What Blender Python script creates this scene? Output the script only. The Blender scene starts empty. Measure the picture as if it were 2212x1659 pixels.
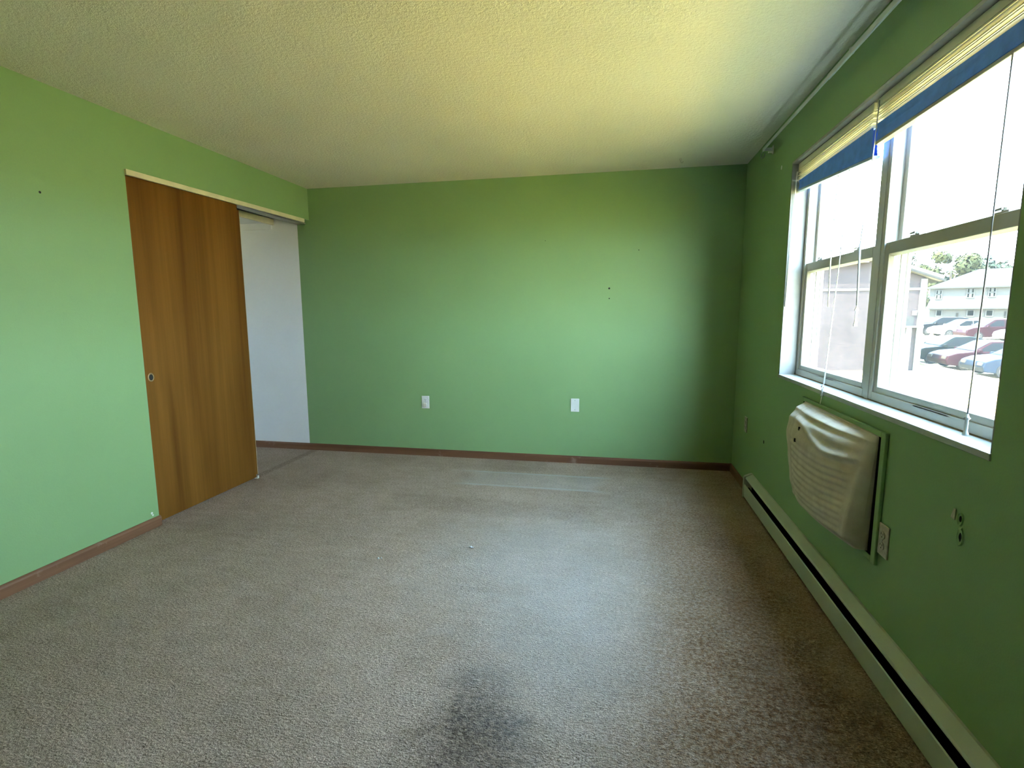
import bpy, bmesh, math, random
from mathutils import Vector, Matrix
random.seed(7)
sc = bpy.context.scene
C = sc.collection

# ------------------------------------------------------------------ camera
W_, H_ = 2212, 1659
F_PX, YAW, PITCH, ROLL, EYE = 1119.9, 0.1975, -0.1350, -0.0047, 1.2853
cy, sy, cp, sp = math.cos(YAW), math.sin(YAW), math.cos(PITCH), math.sin(PITCH)
fwd = Vector((-sy*cp, cy*cp, sp)); r0 = Vector((cy, sy, 0)); u0 = r0.cross(fwd)
rt = math.cos(ROLL)*r0 + math.sin(ROLL)*u0; up = rt.cross(fwd)
cam = bpy.data.cameras.new('camera'); camo = bpy.data.objects.new('camera', cam); C.objects.link(camo)
camo.matrix_world = Matrix(((rt.x, up.x, -fwd.x, 0), (rt.y, up.y, -fwd.y, 0), (rt.z, up.z, -fwd.z, EYE), (0, 0, 0, 1)))
cam.sensor_fit = 'HORIZONTAL'; cam.sensor_width = 36; cam.lens = F_PX/W_*36
cam.clip_start = .02; cam.clip_end = 900
sc.camera = camo

# ------------------------------------------------------------------ sky, sun, exposure
SKY_STRENGTH, SUN_STRENGTH = 56.0, 105.0
wd = bpy.data.worlds.new('sky'); sc.world = wd; wd.use_nodes = True
nt = wd.node_tree; nt.nodes.clear()
o_ = nt.nodes.new('ShaderNodeOutputWorld'); bg = nt.nodes.new('ShaderNodeBackground')
tc = nt.nodes.new('ShaderNodeTexCoord'); sx = nt.nodes.new('ShaderNodeSeparateXYZ')
rp = nt.nodes.new('ShaderNodeValToRGB')
rp.color_ramp.elements[0].position = 0.0; rp.color_ramp.elements[0].color = (.74, .90, 1.0, 1)
rp.color_ramp.elements[1].position = 0.75; rp.color_ramp.elements[1].color = (.44, .70, 1.0, 1)
nt.links.new(tc.outputs['Generated'], sx.inputs[0]); nt.links.new(sx.outputs['Z'], rp.inputs[0])
nt.links.new(rp.outputs[0], bg.inputs[0]); bg.inputs[1].default_value = SKY_STRENGTH
nt.links.new(bg.outputs[0], o_.inputs[0])
sl = bpy.data.lights.new('sun', 'SUN'); sl.energy = SUN_STRENGTH; sl.angle = math.radians(.6); sl.color = (1.0, .90, .68)
so = bpy.data.objects.new('sun', sl); C.objects.link(so)
SUN_FROM = Vector((-.85*math.cos(math.radians(58)), -.53*math.cos(math.radians(58)), math.sin(math.radians(58))))
so.rotation_euler = SUN_FROM.to_track_quat('Z', 'Y').to_euler(); so.location = (-10, -10, 20)
vs = sc.view_settings
sc.display_settings.display_device = 'sRGB'
vs.view_transform = 'Standard'; vs.look = 'None'; vs.gamma = 1; vs.use_curve_mapping = False; vs.exposure = 0.0
sc.cycles.use_denoising = True
sc.cycles.max_bounces = 8; sc.cycles.diffuse_bounces = 4; sc.cycles.transparent_max_bounces = 16
sc.cycles.caustics_reflective = False; sc.cycles.caustics_refractive = False
sc.cycles.sample_clamp_indirect = 12
sc.cycles.use_guiding = False; sc.cycles.use_light_tree = False
sc.cycles.use_adaptive_sampling = True; sc.cycles.adaptive_threshold = .05

# ------------------------------------------------------------------ room constants (metres)
A, B, D, CH = -2.74, 0.9495, 4.3845, 2.40        # left wall x, right wall x, back wall y, ceiling z
REAR = -2.7                                      # wall behind the camera
WY0, WY1, WZ0, WZ1 = 1.506, 3.297, .924, 2.106   # window opening
WM = (WY0 + WY1)/2
WT = .20                                         # outside wall thickness
CL0 = 2.575                                      # closet opening starts here (y)
GR = -2.2                                        # ground outside

# ------------------------------------------------------------------ helpers
def lin(r, g, b):
    f = lambda c: c/12.92 if c <= .04045 else ((c+.055)/1.055)**2.4
    return (f(r/255), f(g/255), f(b/255), 1)

class NT:
    def __init__(s, name):
        s.m = bpy.data.materials.new(name); s.m.use_nodes = True
        s.t = s.m.node_tree; s.b = s.t.nodes['Principled BSDF']; s.out = s.t.nodes['Material Output']
        s.co = None
    def n(s, typ, **kw):
        x = s.t.nodes.new('ShaderNode'+typ)
        for k, v in kw.items(): setattr(x, k, v)
        return x
    def L(s, a, b): s.t.links.new(a, b)
    def coord(s, scale=(1, 1, 1), rot=(0, 0, 0)):
        if s.co is None: s.co = s.n('TexCoord')
        m = s.n('Mapping'); m.inputs['Scale'].default_value = scale; m.inputs['Rotation'].default_value = rot
        s.L(s.co.outputs['Object'], m.inputs[0]); return m.outputs[0]
    def noise(s, scale, detail=3, rough=.55, vec=None, dist=0):
        x = s.n('TexNoise'); x.inputs['Scale'].default_value = scale; x.inputs['Detail'].default_value = detail
        x.inputs['Roughness'].default_value = rough; x.inputs['Distortion'].default_value = dist
        s.L(vec if vec is not None else s.coord(), x.inputs['Vector']); return x.outputs['Fac']
    def ramp(s, fac, stops):
        x = s.n('ValToRGB'); e = x.color_ramp.elements
        while len(e) < len(stops): e.new(.5)
        for i, (p, c) in enumerate(stops): e[i].position = p; e[i].color = c if len(c) == 4 else (*c, 1)
        s.L(fac, x.inputs[0]); return x.outputs[0]
    def math(s, op, a, b=None, clamp=False):
        x = s.n('Math', operation=op); x.use_clamp = clamp
        for i, v in enumerate((a, b)):
            if v is None: continue
            if isinstance(v, (int, float)): x.inputs[i].default_value = v
            else: s.L(v, x.inputs[i])
        return x.outputs[0]
    def mix(s, fac, a, b, mode='MIX'):
        x = s.n('MixRGB', blend_type=mode)
        for i, v in enumerate((fac, a, b)):
            if isinstance(v, (int, float)): x.inputs[i].default_value = v
            elif isinstance(v, tuple): x.inputs[i].default_value = v
            else: s.L(v, x.inputs[i])
        return x.outputs[0]
    def bump(s, h, strength=.3, dist=.002):
        x = s.n('Bump'); x.inputs['Strength'].default_value = strength; x.inputs['Distance'].default_value = dist
        s.L(h, x.inputs['Height']); s.L(x.outputs[0], s.b.inputs['Normal'])
    def color(s, c):
        if isinstance(c, tuple): s.b.inputs['Base Color'].default_value = c
        else: s.L(c, s.b.inputs['Base Color'])
    def set(s, rough=.6, spec=.3, metal=0):
        s.b.inputs['Roughness'].default_value = rough; s.b.inputs['Specular IOR Level'].default_value = spec
        s.b.inputs['Metallic'].default_value = metal; return s.m

def simple(name, c, rough=.5, var=.08, scale=12, spec=.3, metal=0, bump=0, bscale=200):
    if max(c[:3]) < .045: spec = min(spec, .02)
    k = NT(name); dk = tuple(v*(1-var) for v in c[:3])+(1,); lt = tuple(min(1, v*(1+var)) for v in c[:3])+(1,)
    k.color(k.ramp(k.noise(scale), [(.3, dk), (.7, lt)]))
    if bump: k.bump(k.noise(bscale, 2), bump, .001)
    return k.set(rough, spec, metal)

class MB:
    def __init__(s): s.v = []; s.f = []
    def quad(s, *p):
        i = len(s.v); s.v += [tuple(q) for q in p]; s.f.append(tuple(range(i, i+len(p)))); return s
    def box(s, x0, x1, y0, y1, z0, z1):
        i = len(s.v)
        s.v += [(x, y, z) for x in (x0, x1) for y in (y0, y1) for z in (z0, z1)]
        s.f += [tuple(i+k for k in q) for q in ((0, 1, 3, 2), (4, 6, 7, 5), (0, 4, 5, 1), (2, 3, 7, 6), (0, 2, 6, 4), (1, 5, 7, 3))]
        return s
    def hexa(s, p):      # 8 points: bottom 4 ccw, top 4 ccw
        i = len(s.v); s.v += [tuple(q) for q in p]
        s.f += [tuple(i+k for k in q) for q in ((3, 2, 1, 0), (4, 5, 6, 7), (0, 1, 5, 4), (1, 2, 6, 5), (2, 3, 7, 6), (3, 0, 4, 7))]
        return s
    def prism(s, prof, axis, t0, t1):   # profile list of 2d points swept along an axis
        n = len(prof); i = len(s.v)
        for t in (t0, t1):
            for (p, q) in prof:
                s.v.append({'y': (p, t, q), 'x': (t, p, q), 'z': (p, q, t)}[axis])
        s.f.append(tuple(i+k for k in range(n))); s.f.append(tuple(i+n+k for k in reversed(range(n))))
        for k in range(n):
            j = (k+1) % n; s.f.append((i+k, i+n+k, i+n+j, i+j))
        return s
    def tube(s, pts, r, seg=8, caps=True):
        pts = [Vector(p) for p in pts]; rs = r if isinstance(r, (list, tuple)) else [r]*len(pts)
        rings = []; ref = None
        for k, p in enumerate(pts):
            d = (pts[min(k+1, len(pts)-1)] - pts[max(k-1, 0)]).normalized()
            if ref is None or abs(d.dot(ref)) > .99: ref = Vector((0, 0, 1)) if abs(d.z) < .9 else Vector((1, 0, 0))
            a = d.cross(ref).normalized(); b = d.cross(a).normalized()
            i = len(s.v); rings.append(i)
            for q in range(seg):
                t = 2*math.pi*q/seg; s.v.append(tuple(p + rs[k]*(math.cos(t)*a + math.sin(t)*b)))
        for k in range(len(rings)-1):
            for q in range(seg):
                j = (q+1) % seg; s.f.append((rings[k]+q, rings[k]+j, rings[k+1]+j, rings[k+1]+q))
        if caps:
            s.f.append(tuple(rings[0]+q for q in reversed(range(seg)))); s.f.append(tuple(rings[-1]+q for q in range(seg)))
        return s
    def grid(s, fn, nu, nv):
        i = len(s.v)
        for a in range(nu+1):
            for b in range(nv+1): s.v.append(tuple(fn(a/nu, b/nv)))
        for a in range(nu):
            for b in range(nv):
                p = i+a*(nv+1)+b; s.f.append((p, p+1, p+nv+2, p+nv+1))
        return s
    def build(s, name, mat, parent=None, origin=(0, 0, 0), bevel=0, smooth=False, seg=2):
        off = OFF[parent] if parent is not None else Vector(origin)
        me = bpy.data.meshes.new(name); me.from_pydata([tuple(Vector(v)-off) for v in s.v], [], s.f)
        bm = bmesh.new(); bm.from_mesh(me)
        bmesh.ops.recalc_face_normals(bm, faces=bm.faces)
        bm.to_mesh(me); bm.free()
        if smooth:
            for p in me.polygons: p.use_smooth = True
        me.materials.append(mat)
        o = bpy.data.objects.new(name, me); C.objects.link(o)
        if parent is not None: o.parent = parent; OFF[o] = off
        else: o.location = off; OFF[o] = off
        if bevel:
            m = o.modifiers.new('bevel', 'BEVEL'); m.width = bevel; m.segments = seg; m.limit_method = 'ANGLE'
        return o
OFF = {}
def tag(o, label, cat, group=None, kind=None):
    o['label'] = label; o['category'] = cat
    if group: o['group'] = group
    if kind: o['kind'] = kind
    return o
def thing(name, loc, label, cat, group=None, kind=None):
    o = bpy.data.objects.new(name, None); C.objects.link(o); o.location = loc; o.empty_display_size = .1
    OFF[o] = Vector(loc); return tag(o, label, cat, group, kind)

# ------------------------------------------------------------------ materials
k = NT('green_wall_paint')
g = k.ramp(k.noise(1.3, 4), [(.3, (.215, .345, .150, 1)), (.7, (.232, .370, .163, 1))])
k.color(g); k.bump(k.noise(140, 3), .25, .0012); M_GREEN = k.set(.55, .25)
k = NT('white_closet_paint'); k.color(k.ramp(k.noise(2, 3), [(.3, (.84, .85, .86, 1)), (.7, (.88, .89, .90, 1))]))
k.bump(k.noise(120, 3), .2, .001); M_WHITE = k.set(.6, .25)
k = NT('textured_ceiling_plaster')
k.color(k.ramp(k.noise(1.1, 4), [(.3, (.80, .74, .64, 1)), (.7, (.86, .80, .70, 1))]))
h = k.math('ADD', k.noise(62, 4, .6), k.math('MULTIPLY', k.noise(190, 2), .5))
k.bump(k.ramp(h, [(.55, (0, 0, 0)), (.95, (1, 1, 1))]), .55, .006); M_CEIL = k.set(.85, .1)

def carpet():
    k = NT('worn_taupe_carpet')
    co = k.coord()
    big = k.noise(1.6, 3, .6); mid = k.noise(9, 3, .65, k.coord((1, 2.4, 1))); fine = k.noise(190, 2, .7)
    yarn = k.noise(70, 3, .6, k.coord((1, 2.2, 1)))
    base = k.ramp(big, [(.30, (.35, .260, .192, 1)), (.55, (.47, .348, .268, 1)), (.75, (.54, .41, .33, 1))])
    base = k.mix(.35, base, k.ramp(mid, [(.3, (.36, .27, .203, 1)), (.7, (.58, .45, .365, 1))]))
    base = k.mix(1.0, base, k.ramp(fine, [(.28, (.52, .52, .52, 1)), (.72, (1.50, 1.48, 1.46, 1))]), 'MULTIPLY')
    base = k.mix(1.0, base, k.ramp(yarn, [(.34, (.62, .62, .62, 1)), (.62, (1.14, 1.14, 1.14, 1))]), 'MULTIPLY')
    wob = k.math('MULTIPLY', k.math('SUBTRACT', k.noise(5, 4, .7), .5), 1.15)
    sepn = k.n('SeparateXYZ'); k.L(co, sepn.inputs[0])
    def mask(cx, cyy, rx, ry, kind='e', soft=.5, amt=1.0, rot=0):
        dx = k.math('DIVIDE', k.math('SUBTRACT', sepn.outputs[0], cx), rx)
        dy = k.math('DIVIDE', k.math('SUBTRACT', sepn.outputs[1], cyy), ry)
        if kind == 'e': d = k.math('SQRT', k.math('ADD', k.math('MULTIPLY', dx, dx), k.math('MULTIPLY', dy, dy)))
        else: d = k.math('MAXIMUM', k.math('ABSOLUTE', dx), k.math('ABSOLUTE', dy))
        d = k.math('ADD', d, k.math('MULTIPLY', wob, amt))
        x = k.n('MapRange'); x.interpolation_type = 'SMOOTHSTEP'
        x.inputs[1].default_value = 1+soft/2; x.inputs[2].default_value = 1-soft/2
        k.L(d, x.inputs[0]); return x.outputs[0]
    spk = k.ramp(k.noise(55, 3, .7), [(.38, (1, 1, 1)), (.60, (.35, .35, .35))])
    dark = lambda v: (v, v*.98, v*.96, 1)
    for (args, col, f) in [
        ((-.42, 1.47, .12, .18, 'e', 1.2, 2.2), dark(.26), .8),      # dark stain in front
        ((-.40, 1.25, .20, .22, 'e', 1.2, 2.2), dark(.30), .75),
        ((-.50, 1.72, .30, .16, 'e', 1.2, 1.2), dark(.78), .6),
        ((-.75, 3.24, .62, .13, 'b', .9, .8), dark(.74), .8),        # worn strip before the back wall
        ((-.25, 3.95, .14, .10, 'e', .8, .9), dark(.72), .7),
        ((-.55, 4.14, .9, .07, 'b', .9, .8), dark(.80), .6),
        ((.52, 2.35, .34, 1.3, 'e', 1.3, 1.2), (.62, .50, .36, 1), 1.0),  # brown soil by the heater, deepened to paint in the dim light there
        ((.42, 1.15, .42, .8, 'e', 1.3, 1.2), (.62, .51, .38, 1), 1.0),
        ((-.05, 2.9, .3, .25, 'e', 1.4, 1.5), (.9, .87, .82, 1), .6),
        ((-1.9, 1.25, .6, .35, 'e', 1.4, 1.5), dark(.82), .6),
        ((-2.5, 2.05, .12, .9, 'e', 1.2, 1.0), dark(.84), .6),
        ((-2.80, 3.95, .035, .5, 'b', .8, .4), dark(.60), .8),        # darker line along the closet threshold
        ]:
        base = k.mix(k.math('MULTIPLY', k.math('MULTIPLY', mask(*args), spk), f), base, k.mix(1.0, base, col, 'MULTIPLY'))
    for (args, f) in [(((-.62, 3.84, .50, .17, 'b', .5, .7)), .30), ((-.60, 4.00, .52, .018, 'b', .7, .5), .5),
                      ((-.62, 3.68, .48, .016, 'b', .7, .6), .5), ((-.40, 2.55, .5, .5, 'e', 1.5, 1.2), .35), ((-.2, 1.9, .3, .4, 'e', 1.5, 1.4), .3)]:
        base = k.mix(k.math('MULTIPLY', mask(*args), f), base, (.50, .47, .44, 1))
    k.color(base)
    hh = k.math('ADD', k.math('MULTIPLY', fine, .7), k.math('ADD', k.math('MULTIPLY', yarn, .8), k.math('MULTIPLY', mid, .8)))
    k.bump(hh, 1.0, .014); return k.set(.95, .05)
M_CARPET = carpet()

def wood(name, dark, lite, axis, sc1=1.0, rough=.45, spec=.35):
    k = NT(name)
    s = {'z': (9, 9, .55), 'y': (9, .55, 9), 'x': (.55, 9, 9)}[axis]
    s2 = {'z': (70, 70, 1.6), 'y': (70, 1.6, 70), 'x': (1.6, 70, 70)}[axis]
    a = k.noise(sc1, 4, .5, k.coord(s), .6); b = k.noise(sc1, 3, .6, k.coord(s2))
    c = k.ramp(a, [(.32, dark), (.5, tuple((dark[i]*.45+lite[i]*.55) for i in range(3))), (.68, lite)])
    c = k.mix(.5, c, k.mix(1.0, c, k.ramp(b, [(.3, (.7, .68, .65)), (.7, (1.12, 1.12, 1.12))]), 'MULTIPLY'))
    k.color(c); k.bump(b, .12, .0006); return k.set(rough, spec), k
M_DOOR, _ = wood('brown_veneer_door', (.098, .037, .0055, 1), (.195, .086, .0150, 1), 'z', .62, .5, .12)
def baseboard_mat(name, axis):
    m, k = wood(name, (.120, .052, .026, 1), (.215, .105, .055, 1), axis, 1.0, .5, .3)
    old = k.b.inputs['Base Color'].links[0].from_socket
    wear = k.ramp(k.noise(7, 5, .7), [(.60, (0, 0, 0)), (.70, (1, 1, 1))])
    k.color(k.mix(k.math('MULTIPLY', wear, .45), old, (.36, .26, .20, 1))); return m
M_BBY = baseboard_mat('scuffed_baseboard_wood_y', 'y'); M_BBX = baseboard_mat('scuffed_baseboard_wood_x', 'x')
M_TRIM = simple('cream_trim_paint', (.66, .60, .42, 1), .45)
M_VINYL = simple('white_window_vinyl', (.42, .40, .35, 1), .35, .03)
k = NT('white_sill_paint'); c0 = k.ramp(k.noise(20, 3), [(.3, (.36, .36, .34, 1)), (.7, (.41, .41, .39, 1))]); k.color(c0); M_SILL = k.set(.25, .45)
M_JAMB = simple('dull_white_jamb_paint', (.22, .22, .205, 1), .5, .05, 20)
M_HEATER = simple('pale_heater_enamel', (.46, .49, .40, 1), .35, .06, 5)
M_DARK = simple('black_void', (.006, .006, .006, 1), .8, .02)
M_PLATE = simple('cream_plastic', (.60, .56, .47, 1), .4, .04)
M_PLATEW = simple('white_plastic', (.68, .68, .64, 1), .4, .04)
M_PLATE_OLD = simple('dirty_cream_plate', (.40, .37, .29, 1), .55, .2, 60)
M_SLOT = simple('dark_slot', (.03, .03, .028, 1), .7)
M_ROD = simple('white_rod_enamel', (.52, .54, .51, 1), .35, .05)
M_SLAT = simple('cream_blind_slat', (.80, .76, .60, 1), .35, .05)
M_HEAD = simple('cream_headrail', (.80, .76, .60, 1), .4, .05)
M_BLUE = simple('blue_blind_fabric', (.10, .27, .95, 1), .6, .12, 25)
M_BLUEG = simple('grey_blue_fabric', (.32, .42, .60, 1), .6, .12, 25)
M_STEEL = simple('dull_steel', (.35, .34, .32, 1), .4, .05, 12, .5, .8)
M_BRASS = simple('dull_brass', (.28, .18, .08, 1), .45, .1, 30, .5, .6)
k = NT('clear_plastic'); k.color((.85, .88, .88, 1)); k.b.inputs['Transmission Weight'].default_value = .6; M_CLEAR = k.set(.25, .5)
M_CORD = simple('white_cord', (.75, .77, .77, 1), .5, .04)
M_WANDG = simple('grey_wand_plastic', (.30, .30, .31, 1), .3)
k = NT('quilted_cotton_cover'); k.color(k.ramp(k.noise(18, 4), [(.3, (.46, .40, .31, 1)), (.7, (.56, .50, .40, 1))]))
k.bump(k.noise(420, 2), .5, .0015); M_QUILT = k.set(.9, .05)

def glass_mat():
    k = NT('glare_veil_window_glass'); k.t.nodes.remove(k.b)
    tr = k.n('BsdfTransparent'); tr.inputs[0].default_value = (.93, .95, .95, 1)
    df = k.n('BsdfTranslucent'); df.inputs[0].default_value = (.85, .88, .90, 1)  # translucent share adds a washed-out glare veil over the outside view
    gl = k.n('BsdfGlossy'); gl.inputs['Roughness'].default_value = .02
    m1 = k.n('MixShader'); k.L(k.ramp(k.noise(3.0, 4), [(.3, (.004,)*3), (.7, (.006,)*3)]), m1.inputs[0]); k.L(tr.outputs[0], m1.inputs[1]); k.L(df.outputs[0], m1.inputs[2])
    m2 = k.n('MixShader'); m2.inputs[0].default_value = .03; k.L(m1.outputs[0], m2.inputs[1]); k.L(gl.outputs[0], m2.inputs[2])
    k.L(m2.outputs[0], k.out.inputs[0]); return k.m
M_GLASS = glass_mat()

# ------------------------------------------------------------------ room shell
S = 'structure'
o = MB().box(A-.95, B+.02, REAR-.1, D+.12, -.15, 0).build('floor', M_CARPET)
tag(o, 'worn taupe carpet with dark stains covering the bedroom floor', 'carpet', kind=S)
o = MB().box(A-.95, B+.02, REAR-.1, D+.12, CH, CH+.15).build('ceiling', M_CEIL)
tag(o, 'cream textured plaster ceiling of the bedroom', 'ceiling', kind=S)
# left wall: long pier, then the header over the closet opening (it dips a little towards the corner)
HB0, HB1 = 2.103, 2.128
mb = MB().box(A-.12, A, REAR-.1, CL0, 0, CH)
mb.hexa([(A-.12, CL0, HB0), (A, CL0, HB0), (A, D, HB1), (A-.12, D, HB1), (A-.12, CL0, CH), (A, CL0, CH), (A, D, CH), (A-.12, D, CH)])
wl = mb.build('wall_left', M_GREEN)
tag(wl, 'bright green wall with the closet opening and header', 'wall', kind=S)
wb = MB().box(A-.12, B+.02, D, D+.12, 0, CH).build('wall_back', M_GREEN)
tag(wb, 'green end wall facing the camera with two wall plates', 'wall', kind=S)
o = MB().box(A-.95, B+.02, REAR-.12, REAR, 0, CH).build('wall_rear', M_GREEN)
tag(o, 'green wall behind the camera', 'wall', kind=S)
# right wall with the window opening (four blocks in one wall)
mb = MB()
mb.box(B, B+WT, REAR-.12, WY0, -.15, CH+.15).box(B, B+WT, WY1, D+.12, -.15, CH+.15)
mb.box(B, B+WT, WY0, WY1, -.15, WZ0-.02).box(B, B+WT, WY0, WY1, WZ1+.012, CH+.15)
wr = mb.build('wall_right', M_GREEN)
tag(wr, 'shaded green wall holding the double window', 'wall', kind=S)
# closet interior
XC = A-.12-.60
o = MB().box(XC-.05, A-.12, D, D+.12, 0, CH).build('wall_closet_end', M_WHITE)
tag(o, 'white end wall inside the closet', 'wall', kind=S)
o = MB().box(XC-.1, XC, CL0-.5, D+.12, 0, CH).build('wall_closet_back', M_WHITE)
tag(o, 'white back wall of the closet behind the brown doors', 'wall', kind=S)
o = MB().box(XC-.1, A-.12, CL0-.5, CL0-.4, 0, CH).build('wall_closet_side', M_WHITE)
tag(o, 'white near side wall hidden inside the closet', 'wall', kind=S)

# wall wear: nail holes as small sunken discs with a paint lip
def nail_hole(parent, c, n, r, mat=None):
    c = Vector(c); n = Vector(n); a = n.orthogonal().normalized(); b = n.cross(a)
    mb = MB(); N = 10
    for k_ in range(N):
        t, t2 = 2*math.pi*k_/N, 2*math.pi*(k_+1)/N
        d1 = math.cos(t)*a+math.sin(t)*b; d2 = math.cos(t2)*a+math.sin(t2)*b
        mb.quad(c+d1*r+n*.0008, c+d2*r+n*.0008, c+n*.0006)
    return mb.build('nail_hole', mat or M_SLOT, parent)
for (x, z, r) in [(-.062, 1.486, .008), (-.060, 1.404, .005), (.166, 1.786, .004), (-.59, 1.882, .003)]:
    nail_hole(wb, (x, D, z), (0, -1, 0), r)
nail_hole(wl, (A, 2.107, 1.876), (1, 0, 0), .006)
for (y, z, r) in [(2.527, .094, .008), (2.533, .080, .006)]: nail_hole(wl, (A, y, z), (1, 0, 0), r, M_PLATEW)
nail_hole(wr, (B, 3.512, .458), (-1, 0, 0), .012)
# gouged plaster beside the outlet on the window wall
def gouge(yc, zc, ry, rz, seed):
    rnd = random.Random(seed); N = 14; mb = MB()
    ring = []
    for j, (s, dx) in enumerate([(1.3, 0.0), (1.05, .0035), (.8, .002), (.55, .0008)]):
        ring.append([(B-dx-.0006, yc+math.cos(2*math.pi*q/N)*ry*s*rnd.uniform(.85, 1.15), zc+math.sin(2*math.pi*q/N)*rz*s*rnd.uniform(.85, 1.15)) for q in range(N)])
    for j in range(3):
        for q in range(N): mb.quad(ring[j][q], ring[j][(q+1) % N], ring[j+1][(q+1) % N], ring[j+1][q])
    g_ = mb.build('gouge_rim', M_GREEN, wr, smooth=True)
    MB().quad(*[(B-.0012, p[1], p[2]) for p in ring[2]]).build('gouge_hole', M_SLOT, g_)
gouge(1.590, .715, .010, .017, 1); gouge(1.583, .665, .011, .022, 2)
MB().hexa([(B-.002, 1.632, .705), (B-.002, 1.612, .702), (B-.003, 1.612, .704), (B-.003, 1.626, .708), (B-.002, 1.622, .735), (B-.002, 1.612, .735), (B-.003, 1.613, .728), (B-.003, 1.617, .728)]).build('paint_chip', M_PLATE_OLD, wr)

# ------------------------------------------------------------------ baseboards, closet trim
BH = .0625
def bb_prof(x0, s):  # cross section (offset from wall, z)
    return [(x0, 0), (x0+s*.013, 0), (x0+s*.013, BH-.016), (x0+s*.010, BH-.006), (x0+s*.004, BH), (x0, BH)]
o = MB().prism(bb_prof(A, 1), 'y', REAR, CL0+.005).build('baseboard_left', M_BBY)
tag(o, 'scuffed brown baseboard along the bright green closet wall', 'baseboard', kind=S)
o = MB().prism(bb_prof(D, -1), 'x', XC, B).build('baseboard_back', M_BBX)
tag(o, 'brown baseboard with pale scuffs along the far wall', 'baseboard', kind=S)
o = MB().prism(bb_prof(B, -1), 'y', 3.755, D-.013).build('baseboard_right', M_BBY)
tag(o, 'short dark baseboard between the far corner and the heater', 'baseboard', kind=S)
mb = MB().hexa([(A-.004, CL0-.003, 2.073), (A+.014, CL0-.003, 2.073), (A+.014, 4.295, 2.095), (A-.004, 4.295, 2.095),
                (A-.004, CL0-.003, 2.104), (A+.014, CL0-.003, 2.104), (A+.014, 4.295, 2.126), (A-.004, 4.295, 2.126)])
o = mb.build('trim_1', M_TRIM, bevel=.002)
tag(o, 'cream painted track fascia strip above the sliding closet doors', 'trim', kind=S)
MB().box(A-.10, A-.018, CL0+.002, D-.03, 2.088, 2.102).build('door_track', M_STEEL, o)

# sliding closet doors
def closet_door(name, x1, y0, y1, z1, label):
    o = MB().box(x1-.032, x1, y0, y1, .012, z1).build(name, M_DOOR, origin=(x1-.016, (y0+y1)/2, .012), bevel=.0015)
    return tag(o, label, 'door', kind=S)
d1 = closet_door('door_1', A-.022, 2.583, 3.490, 2.088, 'brown wood sliding closet door in front with a recessed finger pull')
# finger pull: brass cup
mb = MB(); N = 20; cy_, cz_ = 2.635, .912; xf = A-.022
for q in range(N):
    t, t2 = 2*math.pi*q/N, 2*math.pi*(q+1)/N
    P = lambda r, x, t_: (x, cy_+r*math.cos(t_), cz_+r*1.25*math.sin(t_))
    mb.quad(P(.022, xf+.0005, t), P(.022, xf+.0005, t2), P(.019, xf+.002, t2), P(.019, xf+.002, t))
    mb.quad(P(.019, xf+.002, t), P(.019, xf+.002, t2), P(.014, xf+.001, t2), P(.014, xf+.001, t))
fp = mb.build('finger_pull', M_BRASS, d1); fp['label'] = 'small brass finger pull ring'
mb = MB().quad(*[(xf+.0011, cy_+.0145*math.cos(2*math.pi*q/N), cz_+.0145*1.25*math.sin(2*math.pi*q/N)) for q in range(N)])
mb.build('pull_recess', M_SLOT, fp)
d2 = closet_door('door_2', A-.072, 2.60, 3.572, 2.07, 'second sliding closet door behind the front one, showing its pale edge')
MB().box(A-.105, A-.0715, 3.5725, 3.5745, .012, 2.07).build('edge_band', M_TRIM, d2)
fg = thing('floor_guide', (A-.035, 3.497, 0), 'tiny white plastic guide under the corner of the closet door', 'door guide')
MB().box(A-.05, A-.016, 3.492, 3.512, 0, .006).build('base', M_PLATEW, fg, bevel=.001)
MB().box(A-.020, A-.013, 3.493, 3.510, .006, .024).build('prong', M_PLATEW, fg, bevel=.001)
# closet shelf with its cleat and clothes rod
sh = thing('closet_shelf', (XC, 3.4, 2.07), 'white closet shelf edge seen under the header', 'shelf')
MB().box(XC+.001, -3.095, CL0-.39, D-.002, 2.115, 2.134).build('board', M_WHITE, sh, bevel=.001)
MB().box(-3.113, -3.094, CL0-.39, D-.002, 2.098, 2.150).build('front_lip', M_TRIM, sh, bevel=.002)
MB().box(XC+.001, -3.115, D-.020, D-.001, 2.06, 2.115).build('cleat', M_WHITE, sh)

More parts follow.
